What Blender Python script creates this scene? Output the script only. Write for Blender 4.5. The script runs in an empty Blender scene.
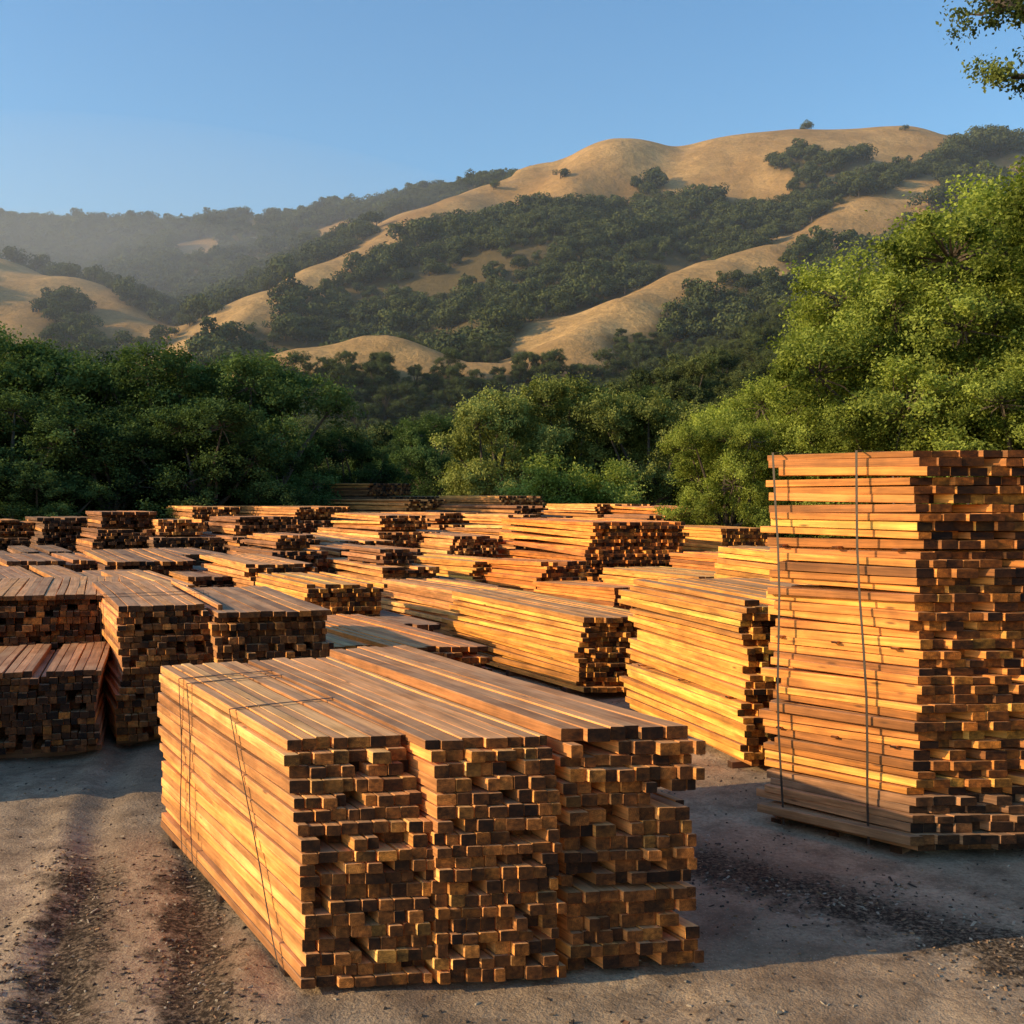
import bpy, math, random
import numpy as np
from mathutils import Vector
random.seed(7)
rng = np.random.default_rng(7)
scene = bpy.context.scene
COL = scene.collection

# ------------------------------------------------------------------ helpers
def vnoise(x, y, scale, seed=0):
    x = np.asarray(x, float)/scale; y = np.asarray(y, float)/scale
    xi = np.floor(x).astype(np.int64); yi = np.floor(y).astype(np.int64)
    fx = x-xi; fy = y-yi
    fx = fx*fx*(3-2*fx); fy = fy*fy*(3-2*fy)
    def h(a, b):
        n = (a*374761393 + b*668265263 + seed*974634777) & 0x7fffffff
        n = ((n ^ (n >> 13))*1274126177) & 0x7fffffff
        n = (n ^ (n >> 16)) & 0xffff
        return n/65535.0
    return (h(xi,yi)*(1-fx)+h(xi+1,yi)*fx)*(1-fy)+(h(xi,yi+1)*(1-fx)+h(xi+1,yi+1)*fx)*fy

def mesh_np(name, verts, facelists, mats, matidx=None, smooth=False, attrs=None):
    me = bpy.data.meshes.new(name)
    verts = np.asarray(verts, np.float32)
    me.vertices.add(len(verts)); me.vertices.foreach_set("co", verts.ravel())
    loops = np.concatenate([f.ravel() for f in facelists]).astype(np.int32)
    starts = []; o = 0
    for f in facelists:
        n, k = f.shape
        starts.append(o+np.arange(n)*k); o += n*k
    starts = np.concatenate(starts).astype(np.int32)
    me.loops.add(len(loops)); me.loops.foreach_set("vertex_index", loops)
    me.polygons.add(len(starts)); me.polygons.foreach_set("loop_start", starts)
    if matidx is not None:
        me.polygons.foreach_set("material_index", np.asarray(matidx, np.int32))
    me.polygons.foreach_set("use_smooth", np.full(len(starts), smooth, bool))
    for m in mats: me.materials.append(m)
    if attrs:
        for an, (ty, arr) in attrs.items():
            a = me.attributes.new(an, ty, 'POINT')
            key = {'FLOAT':'value','FLOAT_VECTOR':'vector','FLOAT_COLOR':'color'}[ty]
            a.data.foreach_set(key, np.asarray(arr, np.float32).ravel())
    me.update(calc_edges=True)
    me.validate()
    return me

def add_obj(name, me, parent=None, loc=(0,0,0)):
    o = bpy.data.objects.new(name, me); COL.objects.link(o)
    o.location = loc
    if parent: o.parent = parent
    return o

class NT:
    def __init__(s, m):
        s.nt = m.node_tree; s.nt.nodes.clear()
    def n(s, t, **kw):
        nd = s.nt.nodes.new(t)
        for k, v in kw.items():
            if k == 'ins':
                for a, b in v.items(): nd.inputs[a].default_value = b
            else: setattr(nd, k, v)
        return nd
    def l(s, a, b): s.nt.links.new(a, b)
    def math(s, op, a, b=None, clamp=False):
        nd = s.n('ShaderNodeMath', operation=op, use_clamp=clamp)
        for i, v in enumerate([a, b]):
            if v is None: continue
            if isinstance(v, (int, float)): nd.inputs[i].default_value = v
            else: s.l(v, nd.inputs[i])
        return nd.outputs[0]
    def mix(s, f, a, b, bt='MIX'):
        nd = s.n('ShaderNodeMix', data_type='RGBA', blend_type=bt)
        for i, v in [(0, f), (6, a), (7, b)]:
            if isinstance(v, (int, float)): nd.inputs[i].default_value = v
            elif isinstance(v, tuple): nd.inputs[i].default_value = (*v, 1) if len(v) == 3 else v
            else: s.l(v, nd.inputs[i])
        return nd.outputs[2]
    def rng(s, v, a, b, c=0., d=1.):
        nd = s.n('ShaderNodeMapRange', ins={1:a, 2:b, 3:c, 4:d}); s.l(v, nd.inputs[0]); return nd.outputs[0]
    def noise(s, vec, scale, detail=4, rough=.55, out=0):
        nd = s.n('ShaderNodeTexNoise', ins={'Scale':scale,'Detail':detail,'Roughness':rough})
        if vec is not None: s.l(vec, nd.inputs['Vector'])
        return nd.outputs[out]
    def vscale(s, vec, sc):
        nd = s.n('ShaderNodeVectorMath', operation='MULTIPLY'); s.l(vec, nd.inputs[0]); nd.inputs[1].default_value = sc
        return nd.outputs[0]

def newmat(name):
    m = bpy.data.materials.new(name); m.use_nodes = True
    return m, NT(m)
def finish(t, col, rough=.8, bump=None, bstr=.3, bdist=.01, spec=.3):
    b = t.n('ShaderNodeBsdfPrincipled', ins={'Roughness':rough,'Specular IOR Level':spec})
    t.l(col, b.inputs['Base Color'])
    if bump is not None:
        bp = t.n('ShaderNodeBump', ins={'Strength':bstr,'Distance':bdist}); t.l(bump, bp.inputs['Height']); t.l(bp.outputs[0], b.inputs['Normal'])
    o = t.n('ShaderNodeOutputMaterial'); t.l(b.outputs[0], o.inputs[0])
    return b

# ------------------------------------------------------------------ materials
wood_side, t = newmat('wood_side')
wc = t.n('ShaderNodeAttribute', attribute_name='wc').outputs['Vector']
tc = t.n('ShaderNodeAttribute', attribute_name='tint').outputs['Color']
g1 = t.noise(t.vscale(wc,(1.2,38,38)), 1.0, 5, .6)
g2 = t.noise(t.vscale(wc,(5,140,140)), 1.0, 3, .6)
g3 = t.noise(wc, 2.2, 4, .6)
f = t.math('MULTIPLY', t.rng(g1,.32,.68,.66,1.34), t.rng(g2,.3,.7,.80,1.18))
f = t.math('MULTIPLY', f, t.rng(g3,.35,.65,.74,1.28))
cm = t.n('ShaderNodeVectorMath', operation='SCALE'); t.l(tc, cm.inputs[0]); t.l(f, cm.inputs['Scale'])
vo = t.n('ShaderNodeTexVoronoi', ins={'Scale':1.0}); t.l(t.vscale(wc,(2.2,9,9)), vo.inputs['Vector'])
kn = t.rng(vo.outputs['Distance'], .05,.12, 1., 0.)
c = t.mix(t.math('MULTIPLY',kn,.75), cm.outputs[0], (.09,.035,.012))
st = t.noise(t.vscale(wc,(.9,5,5)), 1.3, 5, .65)
c = t.mix(t.rng(st,.52,.70,0,.65), c, (.20,.075,.02))
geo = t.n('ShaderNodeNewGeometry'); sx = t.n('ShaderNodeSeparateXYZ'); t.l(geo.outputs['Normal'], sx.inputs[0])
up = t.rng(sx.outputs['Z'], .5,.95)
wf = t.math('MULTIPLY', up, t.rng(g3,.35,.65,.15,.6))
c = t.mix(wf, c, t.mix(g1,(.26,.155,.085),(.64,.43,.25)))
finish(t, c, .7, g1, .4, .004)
wood_end, t = newmat('wood_end')
ec = t.n('ShaderNodeAttribute', attribute_name='ec').outputs['Vector']
tc = t.n('ShaderNodeAttribute', attribute_name='tint').outputs['Color']
ds = t.noise(ec, 18, 3, .6)
ln = t.n('ShaderNodeVectorMath', operation='LENGTH'); t.l(t.vscale(ec,(1,1,0)), ln.inputs[0])
ring = t.math('SINE', t.math('MULTIPLY', t.math('ADD', ln.outputs['Value'], t.math('MULTIPLY', ds, .02)), 700))
rf = t.rng(ring, -1,1,.8,1.1)
n2 = t.noise(ec, 45, 5, .7); n3 = t.noise(ec, 9, 3, .6)
f = t.math('MULTIPLY', rf, t.rng(n2,.35,.65,.5,1.3)); f = t.math('MULTIPLY', f, t.rng(n3,.38,.62,.4,1.25))
se = t.n('ShaderNodeSeparateXYZ'); t.l(ec, se.inputs[0])
wn = t.n('ShaderNodeTexWhiteNoise', noise_dimensions='1D'); t.l(se.outputs['Z'], wn.inputs['W'])
end_tone = t.rng(t.math('POWER', wn.outputs['Value'], 1.8), 0, 1, .07, .80)  # random tone per board, darkens its end faces
f = t.math('MULTIPLY', f, end_tone)
cm = t.n('ShaderNodeVectorMath', operation='SCALE'); t.l(tc, cm.inputs[0]); t.l(f, cm.inputs['Scale'])
c = t.mix(1.0, cm.outputs[0], (.90,.70,.46), 'MULTIPLY')
finish(t, c, .85, n2, .5, .004)

strap_m, t = newmat('strap_steel')
c = t.mix(t.noise(None, 40), (.03,.025,.02), (.10,.07,.05))
b = finish(t, c, .5); b.inputs['Metallic'].default_value = .4

bark, t = newmat('bark')
tcn = t.n('ShaderNodeTexCoord').outputs['Object']
nn = t.noise(t.vscale(tcn,(6,6,1.2)), 2, 5, .65)
finish(t, t.mix(nn,(.05,.035,.025),(.16,.12,.085)), .9, nn, .8, .04)

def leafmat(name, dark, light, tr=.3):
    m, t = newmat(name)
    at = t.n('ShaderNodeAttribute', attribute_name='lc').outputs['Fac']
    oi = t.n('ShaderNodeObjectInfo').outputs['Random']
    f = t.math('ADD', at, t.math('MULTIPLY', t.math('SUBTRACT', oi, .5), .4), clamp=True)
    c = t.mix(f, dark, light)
    d = t.n('ShaderNodeBsdfDiffuse'); t.l(c, d.inputs['Color'])
    o = t.n('ShaderNodeOutputMaterial')
    if tr == 0:
        t.l(d.outputs[0], o.inputs[0]); return m
    tl = t.n('ShaderNodeBsdfTranslucent'); t.l(t.mix(1.0, c, (1.15,1.2,.5), 'MULTIPLY'), tl.inputs[0])
    mx = t.n('ShaderNodeMixShader', ins={0:tr}); t.l(d.outputs[0], mx.inputs[1]); t.l(tl.outputs[0], mx.inputs[2])
    t.l(mx.outputs[0], o.inputs[0])
    return m
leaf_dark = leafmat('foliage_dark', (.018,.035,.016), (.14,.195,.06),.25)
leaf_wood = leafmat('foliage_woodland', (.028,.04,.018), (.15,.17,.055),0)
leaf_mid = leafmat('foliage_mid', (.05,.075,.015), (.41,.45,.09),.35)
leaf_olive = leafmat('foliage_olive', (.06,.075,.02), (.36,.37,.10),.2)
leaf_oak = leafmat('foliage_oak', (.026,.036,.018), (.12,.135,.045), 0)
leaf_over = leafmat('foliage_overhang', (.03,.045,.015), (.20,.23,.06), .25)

ground_m, t = newmat('yard_dirt')
pos = t.n('ShaderNodeNewGeometry').outputs['Position']
def dotn(vec, off):
    nd = t.n('ShaderNodeVectorMath', operation='DOT_PRODUCT'); t.l(pos, nd.inputs[0]); nd.inputs[1].default_value = vec
    return t.math('SUBTRACT', nd.outputs['Value'], off)
nbig = t.noise(pos, .5, 5, .6); nmid = t.noise(pos, 3.5, 6, .65); nf = t.noise(pos, 34, 5, .7)
vg = t.n('ShaderNodeTexVoronoi', ins={'Scale':70.}); t.l(pos, vg.inputs['Vector'])
c = t.mix(t.rng(nbig,.38,.62), (.29,.195,.118), (.52,.365,.225))
c = t.mix(t.rng(nmid,.42,.66,0,.8), c, (.18,.118,.072))
c = t.mix(t.rng(nf,.45,.68,0,.6), c, (.13,.085,.052))
sep = t.n('ShaderNodeSeparateColor'); t.l(vg.outputs['Color'], sep.inputs[0])
c = t.mix(t.math('MULTIPLY', t.rng(sep.outputs[0],.80,.84), t.rng(vg.outputs['Distance'],.25,.4,.5,0.)), c, (.5,.38,.27))
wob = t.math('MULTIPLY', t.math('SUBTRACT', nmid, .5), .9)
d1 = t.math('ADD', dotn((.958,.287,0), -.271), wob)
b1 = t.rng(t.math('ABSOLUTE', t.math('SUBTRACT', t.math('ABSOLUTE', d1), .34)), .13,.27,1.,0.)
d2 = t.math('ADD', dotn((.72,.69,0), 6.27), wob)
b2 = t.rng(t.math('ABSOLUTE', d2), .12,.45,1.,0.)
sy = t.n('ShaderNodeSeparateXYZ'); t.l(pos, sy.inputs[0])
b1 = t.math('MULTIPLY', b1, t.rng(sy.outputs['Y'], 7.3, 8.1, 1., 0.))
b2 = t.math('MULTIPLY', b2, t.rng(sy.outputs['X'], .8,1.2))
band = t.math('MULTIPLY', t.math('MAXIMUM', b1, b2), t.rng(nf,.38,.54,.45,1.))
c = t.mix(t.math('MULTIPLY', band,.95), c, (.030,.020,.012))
far = t.math('MAXIMUM', t.rng(sy.outputs['Y'], 52,60), 0.)
c = t.mix(far, c, (.12,.10,.045))
bh = t.math('ADD', t.math('MULTIPLY', nf, .8), t.math('MULTIPLY', nmid, 2.4))
bh = t.math('ADD', bh, t.math('MULTIPLY', vg.outputs['Distance'], -.2))
finish(t, c, .95, bh, .8, .018, .1)

chip_m, t = newmat('bark_chips')
cc = t.n('ShaderNodeAttribute', attribute_name='tint').outputs['Color']
finish(t, cc, .9)

hill_m, t = newmat('dry_grass_hill')
pos = t.n('ShaderNodeNewGeometry').outputs['Position']
fo = t.n('ShaderNodeAttribute', attribute_name='forest').outputs['Fac']
a = t.noise(pos, .014, 6, .6); b_ = t.noise(pos, .10, 7, .7); cc_ = t.noise(pos, .6, 4, .7)
c = t.mix(t.rng(a,.38,.62), (.36,.20,.075), (.60,.36,.14))
c = t.mix(t.rng(b_,.42,.66,0,.6), c, (.25,.15,.058))
c = t.mix(t.rng(cc_,.45,.7,0,.5), c, (.20,.13,.05))
c = t.mix(t.math('MULTIPLY', fo, .85), c, (.07,.06,.027))
finish(t, c, .95, b_, .8, 2.4, .05)

# ------------------------------------------------------------------ camera, world, sun
cam = bpy.data.cameras.new('camera'); cam.lens = 36*1100/1024; cam.sensor_width = 36
cam.clip_start = .1; cam.clip_end = 6000
co = bpy.data.objects.new('camera', cam); COL.objects.link(co)
co.location = (0,0,2.6); co.rotation_euler = (math.radians(90-1.15),0,0)
scene.camera = co
EL = math.radians(21); SX, SY = -.97, -.21
nrm = math.hypot(SX,SY); SX/=nrm; SY/=nrm
sv = Vector((SX*math.cos(EL), SY*math.cos(EL), math.sin(EL)))
L = bpy.data.lights.new('sun','SUN'); L.energy = 5.0; L.angle = math.radians(.5); L.color = (1,.77,.43)
lo = bpy.data.objects.new('sun', L); COL.objects.link(lo); lo.rotation_euler = sv.to_track_quat('Z','Y').to_euler()
w = bpy.data.worlds.new('World'); scene.world = w; w.use_nodes = True
nt = w.node_tree; nt.nodes.clear()
sk = nt.nodes.new('ShaderNodeTexSky'); sk.sky_type = 'NISHITA'; sk.sun_disc = False
sk.sun_elevation = EL; sk.sun_rotation = math.atan2(SX,SY) % (2*math.pi)
sk.air_density = 1.2; sk.dust_density = .8; sk.ozone_density = 3.0
hs = nt.nodes.new('ShaderNodeHueSaturation'); hs.inputs['Saturation'].default_value = 1.26; hs.inputs['Value'].default_value = 1.45
bg = nt.nodes.new('ShaderNodeBackground'); bg.inputs[1].default_value = .15
wo = nt.nodes.new('ShaderNodeOutputWorld'); nt.links.new(sk.outputs[0], hs.inputs['Color']); nt.links.new(hs.outputs[0], bg.inputs[0]); nt.links.new(bg.outputs[0], wo.inputs[0])
scene.view_settings.view_transform = 'Standard'; scene.view_settings.look = 'None'; scene.view_settings.exposure = 0

# ------------------------------------------------------------------ ground sheet
xs = np.concatenate([np.linspace(-2500,-60,12), np.linspace(-50,-13,12), np.arange(-12,12,.06), np.linspace(12.5,50,12), np.linspace(60,2500,12)])
ys = np.concatenate([np.linspace(-800,0,6), np.arange(3.5,16,.06), np.linspace(16.5,60,14), np.linspace(80,3000,12)])
gx, gy = np.meshgrid(xs, ys)
def micro(x,y):
    z = (vnoise(x,y,1.3,1)-.5)*.05 + (vnoise(x,y,.35,2)-.5)*.026 + (vnoise(x,y,.14,3)-.5)*.014
    dd = x*.958+y*.287+.271 + (vnoise(x,y,.8,4)-.5)*.2
    return z - .035*np.exp(-((np.abs(dd)-.34)/.12)**2) + .025*np.exp(-((np.abs(dd)-.6)/.1)**2)
fade = np.clip((12-np.abs(gx))/2,0,1)*np.clip((16-gy)/3,0,1)*np.clip((gy-3.5)/.5,0,1)
gz = micro(gx,gy)*fade - .012
V = np.stack([gx,gy,gz],-1).reshape(-1,3)
nx, ny = len(xs), len(ys)
idx = np.arange(nx*ny).reshape(ny,nx)
Q = np.stack([idx[:-1,:-1],idx[:-1,1:],idx[1:,1:],idx[1:,:-1]],-1).reshape(-1,4)
add_obj('ground', mesh_np('ground', V, [Q], [ground_m], smooth=True))

N = 52000
px = rng.uniform(-7,8,N); py = 4.6+ (rng.random(N)**1.6)*10
wb = (vnoise(px,py,.5,8)-.5)*.5
d1 = px*.958+py*.287+.271+wb; d2 = px*.72+py*.69-6.27+wb
dens = .09 + .95*np.exp(-((np.abs(d1)-.34)/.25)**2)*(py<7.9) + .9*np.exp(-(d2/.38)**2)*(px>.9)
dens *= .3+1.4*(vnoise(px,py,.6,9))
keep = rng.random(N) < dens
ex = px[keep]; ey = py[keep]
n = len(ex)
ln_ = rng.uniform(.008,.035,n)*np.where(rng.random(n)<.06,2.2,1); wd = rng.uniform(.005,.014,n); th = rng.uniform(.003,.009,n)
an = rng.uniform(0,math.pi,n); ti = rng.normal(0,.25,n)
cube = np.array([[-1,-1,0],[1,-1,0],[1,1,0],[-1,1,0],[-.7,-.6,1],[.8,-.7,1],[.6,.7,1],[-.8,.6,1]],float)
lc = cube[None]*np.stack([ln_/2,wd/2*1.2,th],-1)[:,None,:]
lc += rng.normal(0,.001,lc.shape)
lc[...,2] += lc[...,0]*ti[:,None]
X = lc[...,0]*np.cos(an)[:,None]-lc[...,1]*np.sin(an)[:,None]+ex[:,None]
Y = lc[...,0]*np.sin(an)[:,None]+lc[...,1]*np.cos(an)[:,None]+ey[:,None]
Z = lc[...,2]+micro(ex,ey)[:,None]-.012
V = np.stack([X,Y,Z],-1).reshape(-1,3)
cf = np.array([[0,1,5,4],[1,2,6,5],[2,3,7,6],[3,0,4,7],[4,5,6,7]])
Q = (cf[None]+np.arange(n)[:,None,None]*8).reshape(-1,4)
pal = np.array([(.07,.045,.03),(.12,.08,.05),(.30,.17,.085),(.34,.26,.18),(.05,.035,.025)])
tc_ = pal[rng.integers(0,5,n)]*rng.uniform(.7,1.2,n)[:,None]
tc_ = np.repeat(np.c_[tc_,np.ones(n)],8,0)
add_obj('wood_chips', mesh_np('wood_chips', V, [Q], [chip_m], attrs={'tint':('FLOAT_COLOR',tc_)}))

# ------------------------------------------------------------------ lumber
def boards_mesh(name, O, U, Vv, Wv, Ln, bw, bh, tint, shear, ch=.0035):
    n = len(O)
    bw = np.broadcast_to(bw,(n,)); bh = np.broadcast_to(bh,(n,))
    c = np.minimum(ch, bh*.2)
    a = np.stack([-bw/2+c, bw/2-c, bw/2, bw/2, bw/2-c, -bw/2+c, -bw/2, -bw/2],1)
    b = np.stack([0*bh, 0*bh, c, bh-c, bh, bh, bh-c, c],1)
    bow = rng.normal(0,.006,(n,2))*np.minimum(Ln,4)[:,None]/2
    secs = []; wcs = []; ecs = []
    ro = rng.uniform(0,50,(n,3)); rc = rng.normal(0,.05,(n,2))
    for k, tt in enumerate((0,.5,1)):
        T = (Ln*tt)[:,None] - a*shear[:,None]*(1 if k==0 else 0)
        aa = a + (bow[:,0][:,None] if k==1 else 0); bb = b + (bow[:,1][:,None]*.5 if k==1 else 0)
        P = O[:,None,:] + T[...,None]*U[:,None,:] + aa[...,None]*Vv[:,None,:] + bb[...,None]*Wv[:,None,:]
        secs.append(P)
        wcs.append(np.stack([T,a,b],-1)+ro[:,None,:])
        ecs.append(np.stack([a+rc[:,:1], b-bh[:,None]/2+rc[:,1:], np.broadcast_to(ro[:,2:3],a.shape)+0*a],-1))
    P = np.stack(secs,1).reshape(-1,3); WC = np.stack(wcs,1).reshape(-1,3); EC = np.stack(ecs,1).reshape(-1,3)
    base = np.arange(n)[:,None,None]*24
    q = []
    for s in (0,1):
        for i in range(8):
            j = (i+1)%8
            q.append([s*8+i, (s+1)*8+i, (s+1)*8+j, s*8+j])
    q = np.array(q)
    Q = (q[None]+base).reshape(-1,4)
    e = np.array([[0,1,2,3,4,5,6,7],[23,22,21,20,19,18,17,16]])
    E = (e[None]+base).reshape(-1,8)
    mi = np.concatenate([np.zeros(len(Q)),np.ones(len(E))])
    T4 = np.repeat(np.c_[tint,np.ones(n)],24,0)
    return mesh_np(name, P, [Q[:,::-1],E[:,::-1]], [wood_side,wood_end], mi,
        attrs={'tint':('FLOAT_COLOR',T4),'wc':('FLOAT_VECTOR',WC),'ec':('FLOAT_VECTOR',EC)})

GOLD=(.90,.355,.06); TAN=(.84,.345,.10); BROWN=(.38,.155,.06); DARK=(.22,.105,.05); ORANGE=(.84,.26,.042)
def stack(name, x, y, u, Lg, W, H, bw=.1, bh=.075, K=.43, base=TAN, var=.36, endj=.011, latj=.010, miss=.03,
          s0=0., t0=0., taper=None, straps=(), every=0, lean=.0, yaw=.0, z0=.07, tilt=.004, sway=.03, mixc=.38, lowgrey=0., zoff=0.):
    ul = math.hypot(*u); u = np.array([u[0]/ul,u[1]/ul]); v = np.array([u[1],-u[0]])
    P0 = np.array([x,y]) + v*s0 + u*(t0 - K*s0)
    nrow = max(2,int(round((H-z0)/bh)))
    O=[];U=[];Vs=[];Ws=[];LL=[];BW=[];BH=[];TI=[];SH=[]
    z = z0+zoff; ph = rng.uniform(0,6)
    gsh = 0.; gst = 0.
    for r in range(nrow):
        if every and r and r%every==0:
            for tt in (.12,.5,.88):
                p = P0 + u*(tt*Lg) - v*.01
                O.append([p[0],p[1],z]); U.append([v[0],v[1],0]); Vs.append([-u[0],-u[1],0]); Ws.append([0,0,1])
                LL.append(W+.02); BW.append(.05); BH.append(.015); TI.append(np.array(base)*.6); SH.append(0)
            z += .015
            gsh = rng.normal(0,sway*.6); gst = rng.normal(0,.02)
        hr = bh*rng.uniform(.82,1.12)
        sh = gsh + rng.normal(0,latj) + sway*math.sin(ph+r*.45)*min(1,H/1.5) + lean*z
        rt = gst + rng.normal(0,endj*.8)
        ry = rng.normal(0,.007)+yaw
        rtil = rng.normal(0,tilt)
        ss = 0.
        rowc = rng.uniform(1-var*.8,1+var*.45)
        rt2 = rng.normal(0,endj*2)
        while ss < W-.02:
            wbd = bw*rng.choice([.75,.9,1.,1.,1.25]) if r < nrow-1 else bw*rng.choice([1.,1.4])
            wbd = min(wbd, max(W-ss,bw*.6))
            sc = ss + wbd/2
            ss += wbd
            if rng.random() < miss and sc > bw*1.2 : continue
            if r == nrow-1 and rng.random() < .06 and sc > bw*1.2: continue
            gap = rng.uniform(.002,.011)
            st = -K*sc + rt + rng.normal(0,endj)
            q = rng.random()
            if q<.02: st -= rng.uniform(.015,.045)
            elif q<.15 and sc>bw and r<nrow-1: st += rng.uniform(.05,.30)
            if r >= nrow-2: st += rng.normal(0,.02)
            if taper: st += taper(z)
            en = Lg - K*sc*.6 + rng.normal(0,.04) + rt2
            uu = u + v*ry; p = P0 + v*(sc+sh+rng.normal(0,.002)) + u*st
            O.append([p[0],p[1],z+rng.uniform(0,.003)]); U.append([uu[0],uu[1],rtil*.4+rng.normal(0,.0006)])
            rr = rng.normal(0,.012)
            Vs.append([v[0],v[1],rr]); Ws.append([-rr*v[0],-rr*v[1],1])
            LL.append(max(en-st,.2)); BW.append(wbd-gap); BH.append(hr-rng.uniform(.002,.012)); SH.append(K*rng.uniform(.92,1.06))
            cbase = np.array(base)*rowc*rng.uniform(1-var,1+var)
            q = rng.random()
            if q < mixc*.5: cbase = cbase*.45+np.array([.09,.035,.014])
            elif q < mixc: cbase = cbase*.6+np.array(GOLD)*.45
            if lowgrey and z < lowgrey:
                cbase = cbase*.3+np.array([.22,.15,.10])*.6
            TI.append(cbase)
        z += hr
    low = -.03 if zoff == 0 else 0.
    for tt in (.1,.5,.9):
        p = P0 + u*(tt*Lg)-v*.0
        O.append([p[0],p[1],zoff+low]); U.append([v[0],v[1],0]); Vs.append([-u[0],-u[1],0]); Ws.append([0,0,1])
        LL.append(W); BW.append(.09); BH.append(z0-.002-low); TI.append(np.array(DARK)); SH.append(0)
    A = lambda q: np.array(q,float)
    me = boards_mesh(name, A(O),A(U),A(Vs),A(Ws),A(LL),A(BW),A(BH),np.clip(A(TI),.01,.92),A(SH))
    ob = add_obj(name, me)
    ob['top_height'] = float(z)
    for (tb, tt_) in straps:
        d = latj*1.8+sway*1.3+.006
        pts=[]
        for k in range(9):
            f = k/8; bowt = .015*math.sin(f*9+tb*5)
            pp = P0 + u*(tb+(tt_-tb)*f+bowt) - v*(d+.004*math.sin(f*7)) + v*lean*z*f
            pts.append((pp[0],pp[1],.02+(z-.02)*f))
        for k in range(1,5):
            f=k/4
            pp = P0 + u*(tt_) + v*(-d+(W+2*d)*f + lean*z)
            pts.append((pp[0],pp[1],z+.004))
        for k in range(1,5):
            f=k/4
            pp = P0 + u*(tt_+(tb-tt_)*f) + v*(W+d+lean*z*(1-f))
            pts.append((pp[0],pp[1],z*(1-f)+.02*f))
        pts = np.array(pts); hw=.009
        ud = np.array([u[0],u[1],0])
        vv=[]; fs=[]
        cen = np.array([*(P0+v*W/2+u*tb), z/2])
        for p in pts:
            out = (p-cen); out -= ud*out.dot(ud); out/=np.linalg.norm(out)
            for a_,b_2 in ((-hw,0),(hw,0),(hw,.003),(-hw,.003)):
                vv.append(p+ud*a_+out*b_2)
        for k in range(len(pts)-1):
            for i in range(4):
                j=(i+1)%4; fs.append([k*4+i,k*4+j,(k+1)*4+j,(k+1)*4+i])
        add_obj('strap', mesh_np('strap', np.array(vv), [np.array(fs)], [strap_m]), parent=ob)
    return ob

U1=(-.505,.863)
tp = lambda z: max(0,z-.72)*.6
S='lumber_stack'
stack(S,-1.08,5.6,U1,3.15,.62,1.33,.078,.068,base=TAN,straps=((.25,1.2),(2.1,2.2),(2.38,2.42)),taper=tp,z0=.03,latj=.006,sway=.008,endj=.009)
stack(S,-1.08,5.6,U1,3.25,.60,1.31,.078,.068,base=(.80,.32,.09),s0=.625,t0=-.02,z0=.03,taper=lambda z:max(0,z-.9)*.3,latj=.006,sway=.008,endj=.010)
stack(S,-1.08,5.6,U1,3.5,.66,1.28,.085,.07,base=(.80,.31,.085),s0=1.29,t0=.06,z0=.03,every=6,latj=.010,sway=.015,endj=.012)
stack(S,2.86,7.8,(-.72,.69),1.22,1.9,2.93,.10,.066,K=.95,base=(.90,.31,.058),every=11,endj=.017,latj=.024,straps=((.28,.42),(1.0,1.08)),sway=.022,var=.42,tilt=.026,lowgrey=.35,z0=.03)
stack(S,2.14,10.1,(-.31,.95),2.6,1.5,1.62,.10,.066,K=.25,base=GOLD,endj=.03,latj=.02,every=9,sway=.04,tilt=.014,z0=.04)
stack(S,3.6,12.4,(-.31,.95),2.6,1.6,1.85,.11,.075,K=.2,base=GOLD,sway=.03)
stack(S,.85,13.7,(-.47,.88),3.9,.95,1.02,.09,.065,base=GOLD,sway=.04,endj=.03,tilt=.016)
stack(S,-1.3,12.3,U1,3.6,.95,.86,.09,.065,base=ORANGE,endj=.03)
stack(S,-2.1,12.9,U1,3.6,.6,.8,.09,.065,base=TAN,endj=.03)
stack(S,-3.1,16.5,U1,2.6,1.05,1.28,.09,.07,base=GOLD,endj=.02)
stack(S,-.75,17.6,U1,3.4,1.0,1.0,.09,.07,base=TAN,endj=.04,sway=.05,tilt=.02)
stack(S,-.85,24,(-.6,.8),3.4,1.1,1.15,.11,.07,base=GOLD,endj=.05,sway=.05,tilt=.02)
stack(S,1.75,25,(-.42,.9),5.0,2.0,1.9,.12,.08,base=ORANGE,endj=.04,sway=.12,tilt=.03)
stack(S,1.9,20.5,(-.6,.8),2.4,.9,.8,.11,.07,base=ORANGE,tilt=.02)
stack(S,3.3,19.5,(-.5,.86),3.0,1.2,1.15,.11,.07,base=GOLD,tilt=.02)
stack(S,4.95,26,(-.5,.86),3.0,1.2,1.75,.11,.08,base=GOLD)
stack(S,4.9,21,(-.5,.86),3.0,1.4,1.35,.11,.08,base=ORANGE)
stack(S,-5.15,10.4,(-.3,.95),2.0,1.15,.92,.085,.07,K=.1,base=BROWN)
stack(S,-6.2,12.4,(-.35,.93),2.6,1.75,1.42,.09,.072,K=.2,base=(.56,.24,.08),endj=.03)
stack(S,-3.95,11.0,(-.42,.9),3.0,.98,1.52,.085,.068,K=.25,base=(.72,.30,.095),endj=.02,straps=((.8,.9),(1.2,1.25)))
stack(S,-2.95,11.0,(-.42,.9),3.0,1.1,1.40,.085,.068,K=.25,base=(.56,.24,.08),endj=.035,sway=.04)
stack(S,-7.0,8.7,(-.2,.97),2.0,1.1,1.2,.1,.075,K=.1,base=BROWN)  # unseen stack added left of the frame to cast a shadow across the ground
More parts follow.
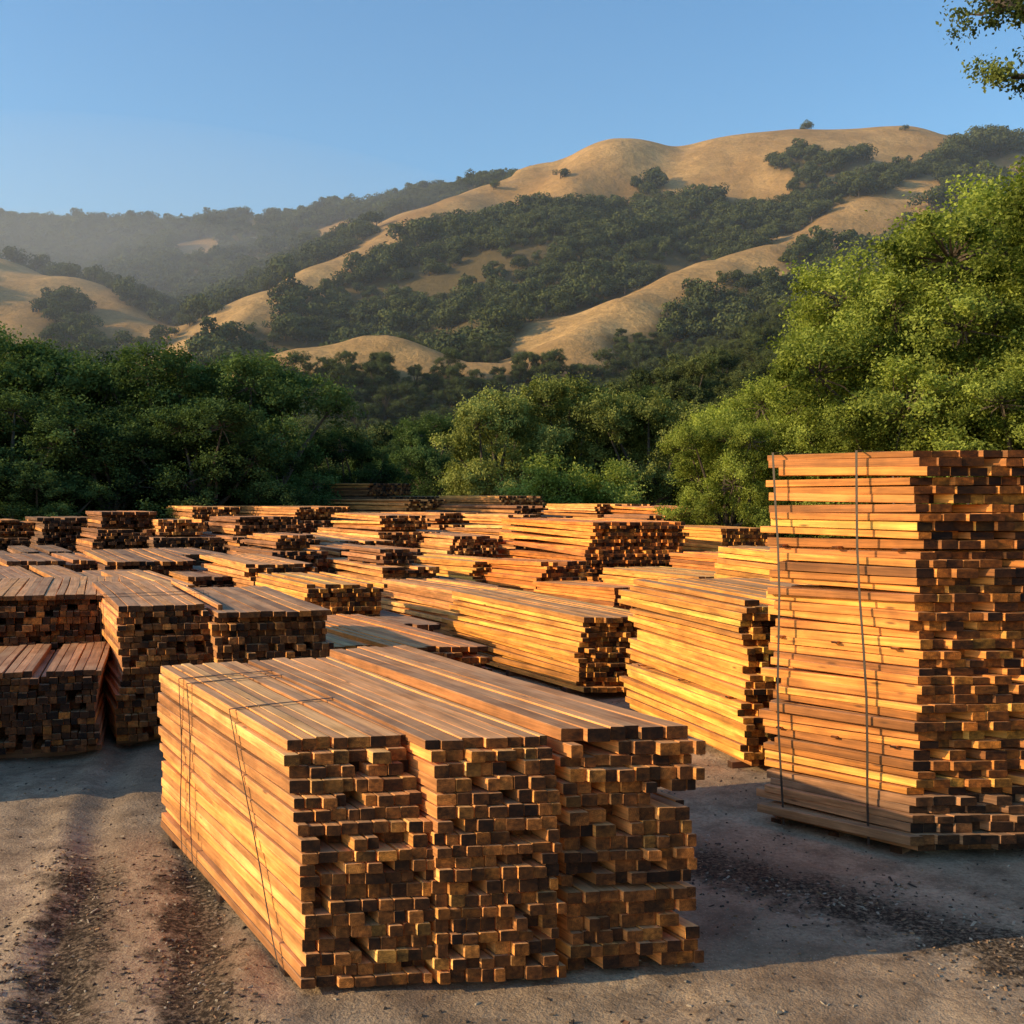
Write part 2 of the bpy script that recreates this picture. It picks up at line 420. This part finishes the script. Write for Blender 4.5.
rear=[(-10.6,28,1.7,1.6,BROWN,U1,3),(-8.9,27.6,1.9,1.4,DARK,U1,3),(-12.9,30,1.5,1.95,DARK,U1,3),(-10.2,22,1.8,1.2,BROWN,U1,3),
    (-6.8,27,1.9,1.5,BROWN,U1,4),(-4.7,29,1.5,1.3,TAN,U1,4),(-6.0,20.5,1.6,1.0,DARK,U1,3),(-8.0,21.5,1.6,1.2,BROWN,U1,3),(-5.2,24,1.2,1.3,BROWN,U1,3),
    (-3.6,30,1.6,1.5,TAN,U1,5),(-6.6,34,2.4,1.7,BROWN,(-.7,.7),6),(-2.2,33,1.8,1.6,TAN,(-.65,.75),5),(-3.4,38,2.4,1.9,BROWN,(-.8,.6),6),
    (-1.6,28.5,1.2,1.4,TAN,U1,4),(-5.4,43,3.2,2.4,DARK,(-.85,.5),6),(-2.4,45,3.0,2.4,DARK,(-.85,.5),6),(.2,36,1.9,1.7,BROWN,(-.7,.7),5),(-.4,41,2.5,2.1,DARK,(-.8,.6),5),
    (.0,30.5,1.4,1.5,TAN,(-.6,.8),4),(2.8,37,2.4,1.8,BROWN,U1,5),(5.4,34,2.0,2.0,ORANGE,U1,4),(8.2,33,2.0,1.9,BROWN,U1,4),(-14.8,31,1.8,1.3,DARK,U1,3),
    (-9.6,33,2.2,1.7,DARK,U1,4),(-12.2,24,1.6,1.1,DARK,U1,3),(7.2,24,1.8,1.5,ORANGE,U1,3),(-17,28,2.,1.2,DARK,U1,3),(6.2,16.5,1.8,1.5,GOLD,U1,3),(-8.4,17.0,1.6,1.25,BROWN,U1,3),
    (-6.3,16.6,1.4,1.1,TAN,U1,3),(-4.6,19.5,1.1,1.25,TAN,U1,3),(-2.6,22,1.1,1.1,TAN,U1,3),(-1.2,20.6,.9,.9,BROWN,U1,3),(.6,22.6,1.0,1.1,ORANGE,(-.6,.8),2.5),(-4,25.5,1.2,1.3,BROWN,U1,3),
    (3.6,28.5,1.4,1.6,BROWN,U1,3),(-1.9,15.6,.8,.75,BROWN,U1,2.4),
    (-6.9,19.0,1.0,1.0,BROWN,U1,2.6),(-4.7,15.2,1.0,.9,BROWN,U1,2.4),(-7.6,24.4,1.3,1.2,DARK,U1,3),(-11.6,26,1.2,1.2,DARK,U1,3),(-3.3,34.5,1.4,1.5,BROWN,U1,4)]
tiers={1:.4,4:.5,8:.35,9:.4,10:.4,11:.35,12:.4,14:.5,16:.3,17:.4,18:.4,19:.3,0:.4,23:.4,31:.3,35:.4,22:.5}
for k_,(x,y,W,H,b,u,l) in enumerate(rear):
    ob=stack(S,x,y,u,l,W,H,.11,.08,K=.35,base=b,endj=.06,latj=.035,sway=.09,tilt=.030,miss=.06,z0=.07)
    if k_ in tiers:
        ul=math.hypot(*u); ux,uy=u[0]/ul,u[1]/ul; q=rng.uniform(.1,.5)
        stack(S,x+ux*q+uy*.15,y+uy*q-ux*.15,u,l*rng.uniform(.55,.85),W*rng.uniform(.5,.8),tiers[k_]+.05,.11,.08,K=.35,base=random.choice([TAN,BROWN,b]),endj=.06,latj=.04,sway=.05,tilt=.02,miss=.06,z0=.05,zoff=ob['top_height']-.004)

def loose(x,y,ang,l,w=.09,h=.03,tint=TAN):
    U=np.array([[math.cos(ang),math.sin(ang),.0]]); Vv=np.array([[-math.sin(ang),math.cos(ang),0.]])
    me = boards_mesh('loose_board',np.array([[x,y,-.006]]),U,Vv,np.array([[0,0,1.]]),np.array([l]),w,h,np.array([tint]),np.array([0.]))
    add_obj('loose_board',me)
loose(-3.1,9.9,.2,.5,tint=BROWN)
loose(-.4,5.25,.1,.16,.03,.012); loose(.5,5.2,1.1,.14,.03,.012,BROWN)

# ------------------------------------------------------------------ trees
def tube(pts, rads, k=6):
    pts=np.array(pts,float); n=len(pts); vv=[]
    for i in range(n):
        d = pts[min(i+1,n-1)]-pts[max(i-1,0)]; d/= (np.linalg.norm(d)+1e-9)
        a = np.cross(d,[.3,.9,.1]); a/=np.linalg.norm(a)+1e-9; b=np.cross(d,a)
        for j in range(k):
            an=2*math.pi*j/k; vv.append(pts[i]+rads[i]*(a*math.cos(an)+b*math.sin(an)))
    f=[]
    for i in range(n-1):
        for j in range(k):
            jj=(j+1)%k; f.append([i*k+j,i*k+jj,(i+1)*k+jj,(i+1)*k+j])
    return np.array(vv), np.array(f)

def tree_mesh(name, lobes, mat, seed, leaves=45000, leaf=.15, clump_r=.38, trunk_r=.28, fork=2.2, per=22, trunk_xy=(0,0), spray=1.):
    r = np.random.default_rng(seed)
    VV=[];FF=[];MI=[];LC=[];off=0
    def addt(p,rd,k=6):
        nonlocal off
        v,f=tube(p,rd,k); VV.append(v);FF.append(f+off);MI.append(np.ones(len(f)));LC.append(np.zeros(len(v)));off+=len(v)
    tx,ty=trunk_xy
    fk=np.array([tx+.1,ty-.1,fork])
    addt([(tx,ty,-.3),(tx,ty,.2),(tx+.08,ty,fork*.5),fk,fk+[.1,.0,.8]],[trunk_r*1.5,trunk_r*1.1,trunk_r*.95,trunk_r*.9,trunk_r*.5],9)
    cl=[]
    for (x,y,z,R) in lobes:
        c=np.array([x,y,z]); mid=(fk+c)/2+r.normal(0,.25,3)+[0,0,.25]
        addt([fk,mid,c],[trunk_r*.55,trunk_r*.33,trunk_r*.12],6)
        m=int(per*(R/1.5)**2)
        d=r.normal(0,1,(m,3)); d[:,2]+=.25; d/=np.linalg.norm(d,axis=1)[:,None]
        rad=R*r.uniform(.5,1.08,m)[:,None]
        cc=c+d*rad*[1,1,.85]
        lobe_t=r.normal(0,.10)
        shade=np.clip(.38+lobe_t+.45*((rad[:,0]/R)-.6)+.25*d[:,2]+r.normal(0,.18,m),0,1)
        for i in range(m):
            cl.append((cc[i],d[i],shade[i]))
            if r.random()<.5: addt([c+(cc[i]-c)*.15,(c+cc[i])/2+r.normal(0,.08,3),c+(cc[i]-c)*.9],[.035,.02,.006],3)
    nc=len(cl); C=np.array([c[0] for c in cl]); Dn=np.array([c[1] for c in cl]); Sh=np.array([c[2] for c in cl])
    wts=r.uniform(.35,1.6,nc); wts/=wts.sum()
    ci=r.choice(nc,leaves,p=wts)
    crs=(clump_r*r.uniform(.6,1.35,nc))[ci][:,None]
    g=r.normal(0,1,(leaves,3))*crs*[1,1,.75]
    al=r.normal(0,.8*spray,(leaves,1))*crs
    pos=C[ci]+g*.75+(Dn[ci]*.7+np.array([0,0,.3]))*al
    nv=r.normal(0,.8,(leaves,3))+Dn[ci]*.9+[0,0,.3]; nv/=np.linalg.norm(nv,axis=1)[:,None]
    tv=np.cross(nv,r.normal(0,1,(leaves,3))); tv/=np.linalg.norm(tv,axis=1)[:,None]+1e-9
    bv=np.cross(nv,tv)
    sz=leaf*r.uniform(.6,1.3,leaves)[:,None]
    q=np.stack([pos-tv*sz*.5, pos+bv*sz*.3+nv*sz*.08, pos+tv*sz*.5, pos-bv*sz*.3+nv*sz*.08],1).reshape(-1,3)
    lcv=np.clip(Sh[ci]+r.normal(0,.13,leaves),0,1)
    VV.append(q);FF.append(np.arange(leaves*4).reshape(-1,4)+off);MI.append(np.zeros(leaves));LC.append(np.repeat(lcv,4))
    return mesh_np(name,np.concatenate(VV),[np.concatenate(FF)],[mat,bark],np.concatenate(MI),attrs={'lc':('FLOAT',np.concatenate(LC))})

def dome_lobes(seed, n=14, rx=3.3, z1=10., zlow=1.6, R=(1.1,1.9), sep=.62):
    r=np.random.default_rng(seed); out=[]
    for i in range(n*4):
        if len(out)>=n: break
        z=r.uniform(zlow,z1-1.2); f=(z-zlow)/(z1-zlow)
        env=rx*math.sqrt(max(0.05,1-abs(f*1.25-.35)**2.2)) 
        a=r.uniform(0,6.28); d=env*math.sqrt(r.uniform(.15,1))
        x,y=d*math.cos(a),d*math.sin(a); Rr=r.uniform(*R)
        if all((x-o[0])**2+(y-o[1])**2+(z-o[2])**2>(sep*(Rr+o[3]))**2 for o in out): out.append((x,y,z,Rr))
    out.append((r.normal(0,.5),r.normal(0,.5),z1-1.5,1.5))
    return out

dark=[tree_mesh('tree_dark_%d'%i, dome_lobes(10+i,17,3.6), leaf_dark, 20+i, 60000,.15,clump_r=.30,per=28,spray=.7) for i in range(3)]
wood=[tree_mesh('tree_wood_%d'%i, dome_lobes(110+i,13,3.6,R=(1.3,2.0)), leaf_wood, 120+i, 30000,.22,clump_r=.36,per=26,spray=.4) for i in range(3)]
mid=[tree_mesh('tree_mid_%d'%i, dome_lobes(30+i,22,3.7,R=(1.0,1.8),sep=.62), leaf_mid, 40+i, 130000,.11,clump_r=.24,per=46,spray=.7) for i in range(3)]
olive=[tree_mesh('tree_olive_%d'%i, dome_lobes(50+i,15,3.8,z1=9.4,zlow=2.6,R=(1.2,1.9),sep=.66), leaf_olive, 55+i, 60000,.16,clump_r=.30,per=34,spray=.5,fork=1.6,trunk_r=.34) for i in range(2)]
leaf_b=leafmat('foliage_bright',(.14,.18,.03),(.45,.48,.11),.3)
bush=tree_mesh('bush', [(0,0,1.3,1.1),(.6,.2,2.2,.9),(-.6,0,2.0,.9),(0,-.2,2.9,.7),(.8,-.2,1.,.8),(-.9,.1,.9,.8)], leaf_b, 77, 20000,.11,clump_r=.22,fork=.5,trunk_r=.1,per=50)
def put(name, me, x, y, h, base=10., wf=1., rot=None):
    o=add_obj(name,me,loc=(x,y,-.05)); s=h/base; o.scale=(s*wf,s*wf,s)
    o.rotation_euler=(0,0,rng.uniform(0,6.28) if rot is None else rot); return o
for i,(x,y,h,wf) in enumerate([(-27,44,8.8,1.1),(-22.5,43,8.3,1.15),(-19.0,42,8.9,1.1),(-15.6,44,8.4,1.15),(-12.8,42,8.0,1.1),(-9.6,42.5,8.0,1.1),(-7.4,48,5.6,1.0),
    (-24,38,6.0,1.3),(-20.3,37.5,5.6,1.4),(-17,37,6.2,1.3),(-13.8,37.5,5.4,1.4),(-10.8,37.8,5.8,1.3),(-8.6,39,4.3,1.2),(-18.6,35.5,3.6,1.5),(-15,35.5,3.4,1.5),(-25,50,9,1.2),(-31,46,9,1.2)]):
    put('broadleaf_tree',dark[i%3],x,y,h,wf=wf)
for i,(x,y,h,wf) in enumerate([(5.6,29,4.6,1.0),(7.9,30,6.2,1.05),(10.7,29,8.5,1.1),(13.9,28,10.6,1.1),(12.0,34,9.4,1.15),(7.6,34,6.1,1.1),(16.5,33,12,1.1),(9.2,27.5,5.2,1.1),(12.3,26,6.0,1.2),(13.6,31,9.0,1.2)]):
    put('willow_tree',mid[i%3],x,y,h,wf=wf)
for i,(x,y,h,wf) in enumerate([(-.4,53,8.0,.95),(3.2,56,9.0,.9),(6.4,54,8.0,.95)]):
    put('oak_tree',olive[i%2],x,y,h,wf=wf)
put('bush',bush,1.4,46.5,4.0,3.5); put('bush',bush,4.3,47.5,3.8,3.5,rot=2.)
ol=[(6.2,14,8.75,.62),(6.6,14.2,9.2,.6),(6.35,14.1,7.85,.38),(6.8,14,7.8,.35),(7.9,14,9.4,1.1),(8.3,13.6,8.2,.8),(9.5,14,10.5,1.5),(10.8,14.5,9.4,1.5),(9.4,15,8.8,1.3),(10.6,13.2,8.4,1.2),(12,14,8.6,1.2)]
add_obj('overhanging_tree', tree_mesh('overhanging_tree', ol, leaf_over, 91, 90000,.06,clump_r=.13,trunk_r=.26,fork=7.4,per=90,trunk_xy=(9.9,14),spray=1.2))

# ------------------------------------------------------------------ hills
R = {
 'r1':([(-90,600,128),(-40.6,620,157.6),(27.9,640,194.6),(62.8,640,204.5),(123,650,209),(170,650,214),(217.5,650,215),(260.7,640,204),(309,620,188),(402,600,161),(600,560,120)],.76,28),
 'r2':([(-900,900,200),(-582,900,222),(-419,900,224),(-329,880,216),(-252,860,204),(-192,840,210),(-128,820,212),(-67,800,214),(-8,760,212),(46,740,205)],.5,16),
 'r3':([(10,630,175),(-22.5,590,160),(-67,520,117),(-101,460,87),(-117,400,61),(-119,360,43),(-120,300,18)],.6,7),
 'r4':([(252.5,620,176),(205,560,160.4),(134.4,480,119),(79.4,420,90),(36.3,370,68),(14.4,330,50),(.8,300,36),(-8,270,22)],.6,8),
 'r5a':([(50,610,180),(24.4,560,148),(3.5,480,103),(-4.4,400,66),(-10,350,40)],.62,14),
 'r5b':([(140,620,186),(97.4,570,153),(48,490,108),(18.3,420,74)],.62,14),
 'r5c':([(195,620,182),(160,570,150),(110,520,122)],.62,14),
 'r6':([(-19.6,300,37),(-42.8,310,46.3),(-60.5,300,42),(-75,285,30)],.6,14),
 'r7':([(-420,600,150),(-337,560,130),(-251,540,114.5),(-213,520,104),(-171,480,79),(-144,450,60),(-130,400,38)],.5,16),
 'r7b':([(-251,540,114),(-200,440,70),(-170,360,42)],.5,14),
 'r7c':([(-252,860,204),(-220,760,150),(-185,680,110)],.55,12),
 'r7d':([(-128,820,212),(-120,740,160),(-95,660,118)],.55,12),
 'r7e':([(-500,780,185),(-380,740,165),(-280,700,135),(-215,640,100)],.5,14),
 'r8':([(450,420,170),(281.8,420,132),(195.6,400,102),(120,340,67),(63.3,260,37),(27.5,180,15)],.5,14),
}
def seg_field(X,Y,pts,s,rr):
    best=np.full(X.shape,-1e9)
    for a,b in zip(pts[:-1],pts[1:]):
        dx,dy=b[0]-a[0],b[1]-a[1]; l2=dx*dx+dy*dy
        tt=np.clip(((X-a[0])*dx+(Y-a[1])*dy)/l2,0,1)
        d=np.hypot(X-a[0]-tt*dx,Y-a[1]-tt*dy)
        best=np.maximum(best,a[2]+tt*(b[2]-a[2])-s*(np.sqrt(d*d+rr*rr)-rr))
    return best
def seg_dist(X,Y,pts):
    best=np.full(X.shape,1e9)
    for a,b in zip(pts[:-1],pts[1:]):
        dx,dy=b[0]-a[0],b[1]-a[1]; l2=dx*dx+dy*dy
        tt=np.clip(((X-a[0])*dx+(Y-a[1])*dy)/l2,0,1)
        best=np.minimum(best,np.hypot(X-a[0]-tt*dx,Y-a[1]-tt*dy))
    return best
def height(X,Y):
    wx=X+(vnoise(X,Y,80,11)-.5)*18+(vnoise(X,Y,30,13)-.5)*3; wy=Y+(vnoise(X,Y,80,12)-.5)*18+(vnoise(X,Y,30,14)-.5)*3
    fs=[seg_field(wx,wy,*R[k]) for k in R]
    fs.append(np.clip((Y-75)*.05,-4,30)-(2))
    k=5.5; F=np.stack(fs); m=F.max(0); h=m+k*np.log(np.exp((F-m)/k).sum(0))-k*.4
    am=np.clip(h/80,0,1)*(1-.7*np.exp(-((Y-640)/45)**2)*(X>0))
    rid=1-np.abs(2*vnoise(X+Y*.25,Y*.45,50,24)-1)
    h+=((vnoise(X,Y,60,21)-.5)*6+(rid-.5)*4+(vnoise(X,Y,24,22)-.5)*2.5+(vnoise(X,Y,10,23)-.5)*1.0)*am
    for pts,dp,wg in [([(98,632,0),(84,600,0),(62,560,0),(40,500,0)],8,16),([(30,615,0),(10,590,0),(-12,540,0)],4,11)]:
        h-=dp*np.exp(-(seg_dist(wx,wy,pts)/wg)**2)
    return h
gold=[([(-10,610),(28,640),(63,640),(105,645)],76),([(123,650),(170,650),(225,655)],80),
 ([(40,600),(22,560)],22),([(150,640),(105,580)],36),
 ([(27.9,640),(-22.5,590),(-67,520),(-101,460),(-117,400),(-119,360)],16),
 ([(215,570),(205,560),(134.4,480),(79.4,420),(36.3,370),(14.4,330),(.8,300)],18),
 ([(120,458),(70,405),(30,357),(5,315)],14),
 ([(-15,295),(-42.8,300),(-60.5,292),(-70,280)],22),
 ([(-337,555),(-251,535),(-213,515),(-171,475),(-150,450)],16),([(-251,540),(-200,440),(-170,360)],12),
 ([(-220,760),(-185,680)],14),([(-120,740),(-95,660)],12),([(-192,835),(-128,815),(-80,800)],8),([(-330,710),(-250,670)],12)]
woods=[([(330,640),(262,605),(232,578),(180,537),(120,508),(85,492)],11),([(330,640),(290,640)],14),([(72,575),(66,555),(60,530)],5)]
def forest(X,Y):
    f=np.ones(X.shape)
    for p,wd in gold:
        d=seg_dist(X,Y,[(a,b,0) for a,b in p])
        d=d+(vnoise(X,Y,34,31)-.5)*min(wd,26)*.9+(vnoise(X,Y,13,32)-.5)*12
        f=np.minimum(f,np.clip((d-wd)/5,0,1))
    for p,wd in woods:
        d=seg_dist(X,Y,[(a,b,0) for a,b in p])+(vnoise(X,Y,22,33)-.5)*12
        f=np.maximum(f,np.clip((wd-d)/4,0,1))
    return f
xs=np.arange(-760,520,2.9); ys=np.arange(78,1000,2.9)
gx,gy=np.meshgrid(xs,ys); gz=height(gx,gy); gf=forest(gx,gy)
V=np.stack([gx,gy,gz],-1).reshape(-1,3); nx,ny=len(xs),len(ys)
idx=np.arange(nx*ny).reshape(ny,nx)
Q=np.stack([idx[:-1,:-1],idx[:-1,1:],idx[1:,1:],idx[1:,:-1]],-1).reshape(-1,4)
add_obj('hills',mesh_np('hills',V,[Q],[hill_m],smooth=True,attrs={'forest':('FLOAT',gf.ravel())}))

def oak_proto(seed, nl=900):
    r=np.random.default_rng(seed)
    lob=[(r.normal(0,.22),r.normal(0,.22),.48+r.normal(0,.10),r.uniform(.20,.34)) for _ in range(8)]
    q=[];lc=[]
    for i in range(nl):
        c=lob[r.integers(0,8)]; d=r.normal(0,1,3); d[2]+=.2; d/=np.linalg.norm(d)
        p=np.array(c[:3])+d*c[3]*r.uniform(.75,1.1)*np.array([1,1,.85]); p[2]=max(p[2],.05)
        nv=d+r.normal(0,.45,3); nv/=np.linalg.norm(nv); tv=np.cross(nv,r.normal(0,1,3)); tv/=np.linalg.norm(tv); bv=np.cross(nv,tv)
        s=r.uniform(.035,.065)
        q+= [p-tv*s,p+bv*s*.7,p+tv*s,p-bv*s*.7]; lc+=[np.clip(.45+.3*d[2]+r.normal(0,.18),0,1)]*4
    v,f=tube([(0,0,-.15),(0,0,.2),(.03,0,.45)],[.045,.035,.02],5)
    nq=len(q)
    return mesh_np('oak_%d'%seed,np.concatenate([np.array(q),v]),[np.concatenate([np.arange(nq).reshape(-1,4),f+nq])],[leaf_oak,bark],
        np.concatenate([np.zeros(nq//4),np.ones(len(f))]),attrs={'lc':('FLOAT',np.concatenate([lc,np.zeros(len(v))]))})
root=bpy.data.objects.new('distant_oak_trees',None); COL.objects.link(root)
def instancer(name, me, P, S, parent, child):
    n=len(P); a=rng.uniform(0,6.28,n)
    c=np.array([(-.5,-.5),(.5,-.5),(.5,.5),(-.5,.5)])
    X=P[:,None,0]+S[:,None]*(c[None,:,0]*np.cos(a)[:,None]-c[None,:,1]*np.sin(a)[:,None])
    Y=P[:,None,1]+S[:,None]*(c[None,:,0]*np.sin(a)[:,None]+c[None,:,1]*np.cos(a)[:,None])
    Z=np.repeat(P[:,2:3],4,1)
    m=mesh_np(name,np.stack([X,Y,Z],-1).reshape(-1,3),[np.arange(n*4).reshape(-1,4)],[leaf_oak])
    o=add_obj(name,m,parent=parent); o.instance_type='FACES'; o.use_instance_faces_scale=True; o.instance_faces_scale=1
    o.show_instancer_for_render=False; o.show_instancer_for_viewport=False
    add_obj(child,me,parent=o)
    return o
sp=5.1
cx,cy=np.meshgrid(np.arange(-520,420,sp),np.arange(170,930,sp))
cx=(cx+rng.uniform(-2.6,2.6,cx.shape)).ravel(); cy=(cy+rng.uniform(-2.6,2.6,cy.shape)).ravel()
inview=np.abs(cx)<cy*.58+20
cf_=forest(cx,cy); patch=vnoise(cx,cy,38,41)*.6+vnoise(cx,cy,15,42)*.4
pr=np.where(cf_>.5,np.clip((patch-.25)*6,.08,.97),.002)
keep=inview&(rng.random(len(cx))<pr)
cx=cx[keep];cy=cy[keep];cz=height(cx,cy)
big=vnoise(cx,cy,45,43)
sz=(4.2+9*rng.random(len(cx))**2*(.4+big))*np.where(cf_[keep]>.5,1,.6)
print('OAKS',len(cx))
P=np.stack([cx,cy,cz-.3],-1)
near=(cy<330)
sel=rng.integers(0,4,len(cx)); sel[near]=rng.integers(4,7,near.sum())
P=np.concatenate([P,[[172,648,height(np.array([172.]),np.array([648.]))[0]-.8]]]); sz=np.append(sz,8); sel=np.append(sel,0)
for i in range(4):
    instancer('oak_group_%d'%i, oak_proto(60+i), P[sel==i], sz[sel==i], root, 'oak_%d'%i)
for i in range(3):
    instancer('near_oak_group_%d'%i, wood[i], P[sel==4+i], np.maximum(sz[sel==4+i],6)*.085, root, 'near_oak_%d'%i)
root2=bpy.data.objects.new('valley_woodland',None); COL.objects.link(root2)
vx,vy=np.meshgrid(np.arange(-110,130,7.5),np.arange(76,190,7.5)); vx=(vx+rng.uniform(-3,3,vx.shape)).ravel(); vy=(vy+rng.uniform(-3,3,vy.shape)).ravel()
k=(np.abs(vx)<vy*.55+6)&(rng.random(len(vx))<.72); vx=vx[k];vy=vy[k];vz=np.maximum(height(vx,vy),0)-.3
vs=rng.uniform(.5,.95,len(vx)); sel=rng.integers(0,3,len(vx))
ms=[wood[0],wood[1],dark[0]]
for i in range(3):
    instancer('wood_group_%d'%i, ms[i], np.stack([vx,vy,vz],-1)[sel==i], vs[sel==i], root2, 'woodland_tree_%d'%i)

# ------------------------------------------------------------------ morning mist (real scattering volumes, nested so their edges are soft)
def volume(name, loc, sc, dens, g, col=(.93,.96,1,1)):
    import bmesh
    bm=bmesh.new(); bmesh.ops.create_icosphere(bm,subdivisions=5,radius=1)
    me=bpy.data.meshes.new(name); bm.to_mesh(me); bm.free()
    m=bpy.data.materials.new(name); m.use_nodes=True; nt=m.node_tree; nt.nodes.clear()
    v=nt.nodes.new('ShaderNodeVolumeScatter'); v.inputs['Density'].default_value=dens; v.inputs['Anisotropy'].default_value=g; v.inputs['Color'].default_value=col
    o=nt.nodes.new('ShaderNodeOutputMaterial'); nt.links.new(v.outputs[0],o.inputs['Volume'])
    me.materials.append(m); ob=add_obj(name,me,loc=loc); ob.scale=sc; return ob
volume('valley_haze',(-60,620,0),(760,460,330),.00030,.1,(.85,.93,1,1))
volume('morning_mist',(-260,720,30),(420,350,185),.0005,.2)
volume('morning_mist',(-270,720,25),(360,320,140),.0006,.2)
volume('morning_mist',(-290,690,15),(310,270,105),.0008,.2)
